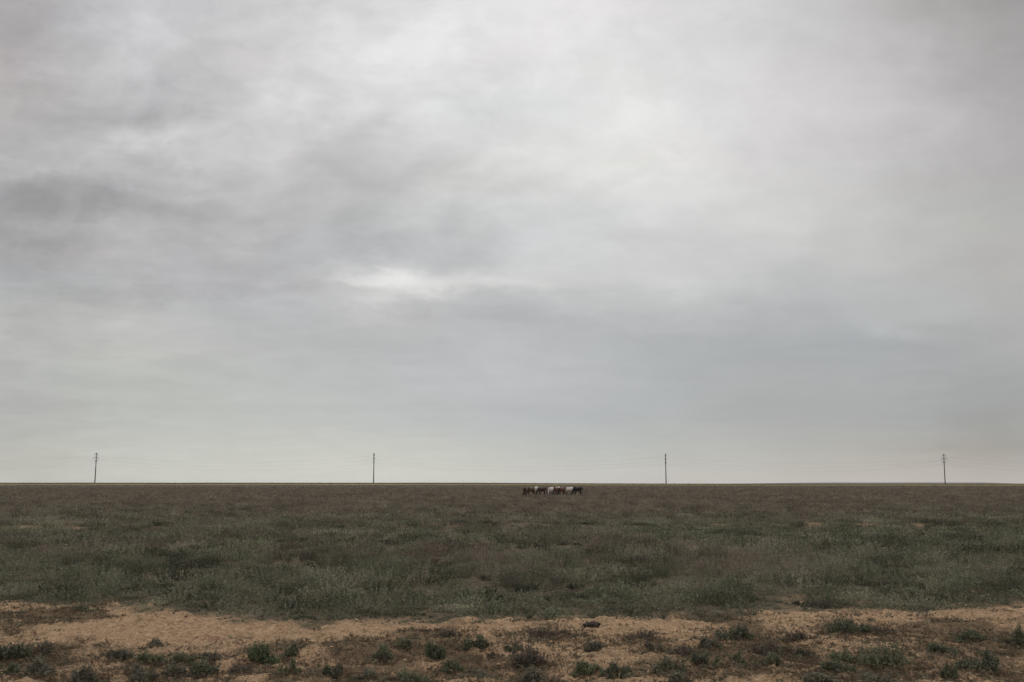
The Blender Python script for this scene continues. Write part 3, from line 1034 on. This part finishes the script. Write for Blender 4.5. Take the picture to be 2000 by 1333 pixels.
    for p, q in zip(nk, nk[1:] + [hd[0]]):
        a, b = Vector(p[:3]), Vector(q[:3])
        ax = (b - a).normalized()
        u = Vector((0, 1, 0)).cross(ax)
        u = u if u.z > 0 or u.x > 0 else -u
        if u.z < 0: u = -u
        crest_pts.append((a, u.normalized(), p[4]))
    r = np.random.default_rng(int(px * 10))
    for i in range(len(crest_pts) - 1):
        a0, u0, h0 = crest_pts[i]
        a1, u1, h1 = crest_pts[i + 1]
        for k in range(12):
            s = k / 12 + 0.04
            c = a0.lerp(a1, s) + u0.lerp(u1, s) * (h0 + (h1 - h0) * s)
            L = r.uniform(0.16, 0.30)
            path_tube(bm, [(*(c + Vector((0, -0.01, 0))), .035, .035), (*(c + Vector((0.02, 0.07, -0.04))), .04, .03),
                           (*(c + Vector((0.03, 0.12, -L * .6))), .035, .02), (*(c + Vector((0.03, 0.125, -L))), .012, .008)], 6)
    from_bm('mane', bm, hm, root, True)
    bm = bmesh.new()
    path_tube(bm, [(-0.80, 0, 1.30, .03, .035), (-0.88, 0, 1.26, .045, .045), (-0.93, 0, 1.08, .06, .055), (-0.94, 0.01, 0.80, .075, .065),
                   (-0.93, 0.02, 0.52, .06, .05), (-0.92, 0.02, 0.34, .015, .012)], 10)
    from_bm('tail', bm, hm, root, True)
    return root


BAY, DBAY, DUN = (0.070, 0.034, 0.013), (0.042, 0.017, 0.010), (0.072, 0.046, 0.018)
CHEST, BLK, WHT = (0.095, 0.041, 0.016), (0.0075, 0.007, 0.008), (0.47, 0.42, 0.36)
DK = (0.009, 0.006, 0.005)
G = 966
make_horse('brown horse at the left end of the herd seen from behind', BAY, DK, DK, 1024.5, G, 167.0, 97, 0.99, 1.0)
make_horse('dun brown horse grazing second from the left of the herd', DUN, DK, DK, 1037.0, G, 166.0, 222, 0.99, 1.0, (0.1, -0.1, 0.12, -0.1))
make_horse('white horse standing behind the gap left of the dark bay', WHT, (0.12, 0.11, 0.10), (0.5, 0.46, 0.42), 1047.5, G, 171.0, 100, 1.03, 0.8, leg_z=(0.5, 0.95))
make_horse('dark bay horse grazing side on, fourth from the left', DBAY, DK, DK, 1058.3, G, 165.5, 181, 0.98, 1.0, (-0.16, 0.10, 0.02, 0.12))
make_horse('white horse with dark legs in the middle of the herd', WHT, (0.03, 0.025, 0.022), (0.45, 0.41, 0.37), 1076.0, G, 167.0, 238, 0.97, 1.0, (0.12, -0.08, 0.1, -0.1), leg_z=(0.55, 0.72))
make_horse('chestnut horse in front of the hindmost white horse', CHEST, DK, DK, 1086.0, G, 165.0, 236, 0.97, 1.0, (0.1, -0.1, 0.0, 0.1))
make_horse('white horse almost hidden behind the two chestnuts', WHT, (0.12, 0.11, 0.10), (0.5, 0.46, 0.42), 1089.5, G, 170.5, 238, 1.01, 0.9, leg_z=(0.4, 0.8))
make_horse('reddish brown horse grazing left of the white one with dark mane', (0.080, 0.036, 0.014), DK, DK, 1097.0, G, 165.5, 222, 0.96, 1.0, (0.15, -0.1, 0.1, -0.12))
make_horse('white horse with dark mane and legs beside the black horse', WHT, (0.03, 0.025, 0.022), (0.03, 0.022, 0.018), 1111.5, G, 168.0, 198, 0.99, 0.75, (0.12, -0.12, 0.1, -0.1), leg_z=(0.62, 0.85))
make_horse('black horse grazing side on at the right end of the herd', BLK, BLK, BLK, 1128.5, G, 166.0, 183, 1.03, 1.0, (0.0, 0.06, -0.02, 0.10))

# ------------------------------------------------------------------ power line
MAT_POLE = mottled('weathered concrete', (0.034, 0.031, 0.027), 1.5, 0.2)
MAT_STEEL = mottled('dark galvanised steel', (0.05, 0.048, 0.045), 3, 0.2, 0.5, 0.4)
MAT_INS = mottled('brown glazed insulators', (0.05, 0.035, 0.028), 5, 0.2, 0.3, 0.5)
MAT_WIRE = mottled('aluminium wire', (0.10, 0.10, 0.10), 1, 0.1, 0.5, 0.4)
POLE_Y = 690.0
ARMS = [(19.75, 2.9), (17.2, 4.4), (14.9, 2.45)]     # height, half length along the view
POLES = [
    (185.2, 'concrete power pole at the far left with three crossarms showing', 0.8, 0.0),
    (729.6, 'power pole left of the horses with its arms seen end on', 0.3, -0.2),
    (1301.0, 'power pole standing just right of the horses', -0.1, 0.0),
    (1846.0, 'power pole at the far right before the low blue rise', 0.9, 0.6),
]


def cyl(bm, p0, p1, r0, r1, seg=10):
    p0, p1 = Vector(p0), Vector(p1)
    ax = (p1 - p0).normalized()
    s = ax.orthogonal().normalized()
    u = ax.cross(s)
    rings = []
    for p, r in ((p0, r0), (p1, r1)):
        rings.append([bm.verts.new(p + s * (math.cos(a) * r) + u * (math.sin(a) * r)) for a in (2 * math.pi * k / seg for k in range(seg))])
    for k in range(seg):
        bm.faces.new((rings[0][k], rings[0][(k + 1) % seg], rings[1][(k + 1) % seg], rings[1][k]))
    bm.faces.new(list(reversed(rings[0])))
    bm.faces.new(rings[1])


def build_pole_parts(root):
    bm = bmesh.new()
    cyl(bm, (0, 0, -0.6), (0, 0, 20.4), 0.36, 0.21, 14)
    cyl(bm, (0, 0, 20.4), (0, 0, 20.55), 0.21, 0.10, 14)
    parts = [from_bm('pole_shaft', bm, MAT_POLE, root, True)]
    for z, h in ARMS:
        bm = bmesh.new()
        # tapering arms, thicker at the pole, with a short stay each side
        for s in (-1, 1):
            cyl(bm, (0, s * 0.2, z), (0, s * h, z + 0.05), 0.14, 0.085, 8)
            cyl(bm, (0, s * 0.22, z + 0.75), (0, s * h * 0.72, z + 0.08), 0.05, 0.05, 6)
        cyl(bm, (0, 0, z - 0.22), (0, 0, z + 0.24), 0.33, 0.33, 12)
        parts.append(from_bm('crossarm', bm, MAT_STEEL, root))
        for s in (-1, 1):
            bm = bmesh.new()
            y = s * (h - 0.1)
            cyl(bm, (0, y, z), (0, y, z - 1.35), 0.03, 0.03, 6)
            for k in range(7):
                zz = z - 0.25 - 0.14 * k
                cyl(bm, (0, y, zz), (0, y, zz - 0.09), 0.085, 0.19, 10)
            parts.append(from_bm('insulator', bm, MAT_INS, root))
    return parts


def build_poles():
    first = None
    parts = []
    for i, (px, label, rz, lean) in enumerate(POLES):
        x, y, _ = at_depth(px, 944, POLE_Y)
        if first is None:
            root = empty('power_pole')
            first = root
            parts = build_pole_parts(root)
        else:
            root = first.copy()
            COL.objects.link(root)
            for p in parts:
                c = p.copy()
                COL.objects.link(c)
                c.parent = root
        root.location = (x, y, float(terrain(x, y)) - 0.05)
        root.rotation_euler = (0, R(lean), R(rz))
        tag(root, label, 'power pole', group='concrete power poles along the horizon')


build_poles()


def build_wires():
    xs = [at_depth(p[0], 944, POLE_Y)[0] for p in POLES]
    span = (xs[-1] - xs[0]) / 3
    xs = [xs[0] - span] + xs + [xs[-1] + span]
    names = {0: 'topmost', 1: 'middle', 2: 'lowest'}
    for lv, (z, h) in enumerate(ARMS):
        for s in (-1, 1):
            pts = []
            for a, b in zip(xs, xs[1:]):
                za, zb = float(terrain(a, POLE_Y)), float(terrain(b, POLE_Y))
                n = 24
                for k in range(n):
                    f = k / n
                    sag = (4.6 + 0.25 * lv + 0.2 * s) * 4 * f * (1 - f)
                    pts.append((a + (b - a) * f, POLE_Y + s * (h - 0.1), za + (zb - za) * f + z - 1.36 - sag))
            pts.append((xs[-1], POLE_Y + s * (h - 0.1), float(terrain(xs[-1], POLE_Y)) + z - 1.36))
            bm = bmesh.new()
            rad = 0.010
            rings = []
            for p in pts:
                rings.append([bm.verts.new(Vector(p) + Vector((0, math.cos(a) * rad, math.sin(a) * rad))) for a in (0.5, 2.6, 4.7)])
            for a, b in zip(rings, rings[1:]):
                for k in range(3):
                    bm.faces.new((a[k], a[(k + 1) % 3], b[(k + 1) % 3], b[k]))
            o = from_bm('power_line', bm, MAT_WIRE)
            side = 'nearer' if s < 0 else 'farther'
            tag(o, f'{names[lv]} sagging wire on the {side} side of the power poles', 'power line', group='wires strung along the power poles')


build_wires()

# ------------------------------------------------------------------ air
def build_haze():
    m, t, out = new_mat('thin grey haze')
    pv = t.add('ShaderNodeVolumePrincipled')
    pv.inputs['Color'].default_value = (0.82, 0.84, 0.90, 1)
    pv.inputs['Density'].default_value = 2e-5
    t.l.new(pv.outputs[0], out.inputs[1])
    bm = bmesh.new()
    bmesh.ops.create_cube(bm, size=1.0)
    for v in bm.verts:
        v.co = Vector((v.co.x * 19600, v.co.y * 19600, -2.0 if v.co.z < 0 else 27.0))
    o = from_bm('haze', bm, m)
    tag(o, 'thin grey haze in the air over the plain', 'haze', kind='stuff')


build_haze()

# ------------------------------------------------------------------ light, camera, render
sun = bpy.data.lights.new('sun', 'SUN')
sun.energy = 0.6
sun.angle = R(35)
sun.color = (1.0, 0.96, 0.90)
so = link(bpy.data.objects.new('sun', sun))
sd = Vector((math.sin(SUN_AZ) * math.cos(SUN_EL), math.cos(SUN_AZ) * math.cos(SUN_EL), math.sin(SUN_EL)))
so.rotation_euler = sd.to_track_quat('Z', 'Y').to_euler()

cam = bpy.data.cameras.new('camera')
cam.lens = 36.0 * F / 2000.0
cam.sensor_width = 36.0
cam.clip_start = 0.05
cam.clip_end = 60000
co = link(bpy.data.objects.new('camera', cam))
co.location = (0, 0, CAM_H)
co.rotation_euler = (R(90) + PITCH, 0, 0)
S.camera = co

S.view_settings.view_transform = 'Standard'
S.view_settings.look = 'None'
S.view_settings.exposure = 0
S.view_settings.gamma = 1
S.render.resolution_x, S.render.resolution_y = 1024, 682
S.cycles.max_bounces = 5
S.cycles.diffuse_bounces = 3
S.cycles.transmission_bounces = 3
S.cycles.use_denoising = True
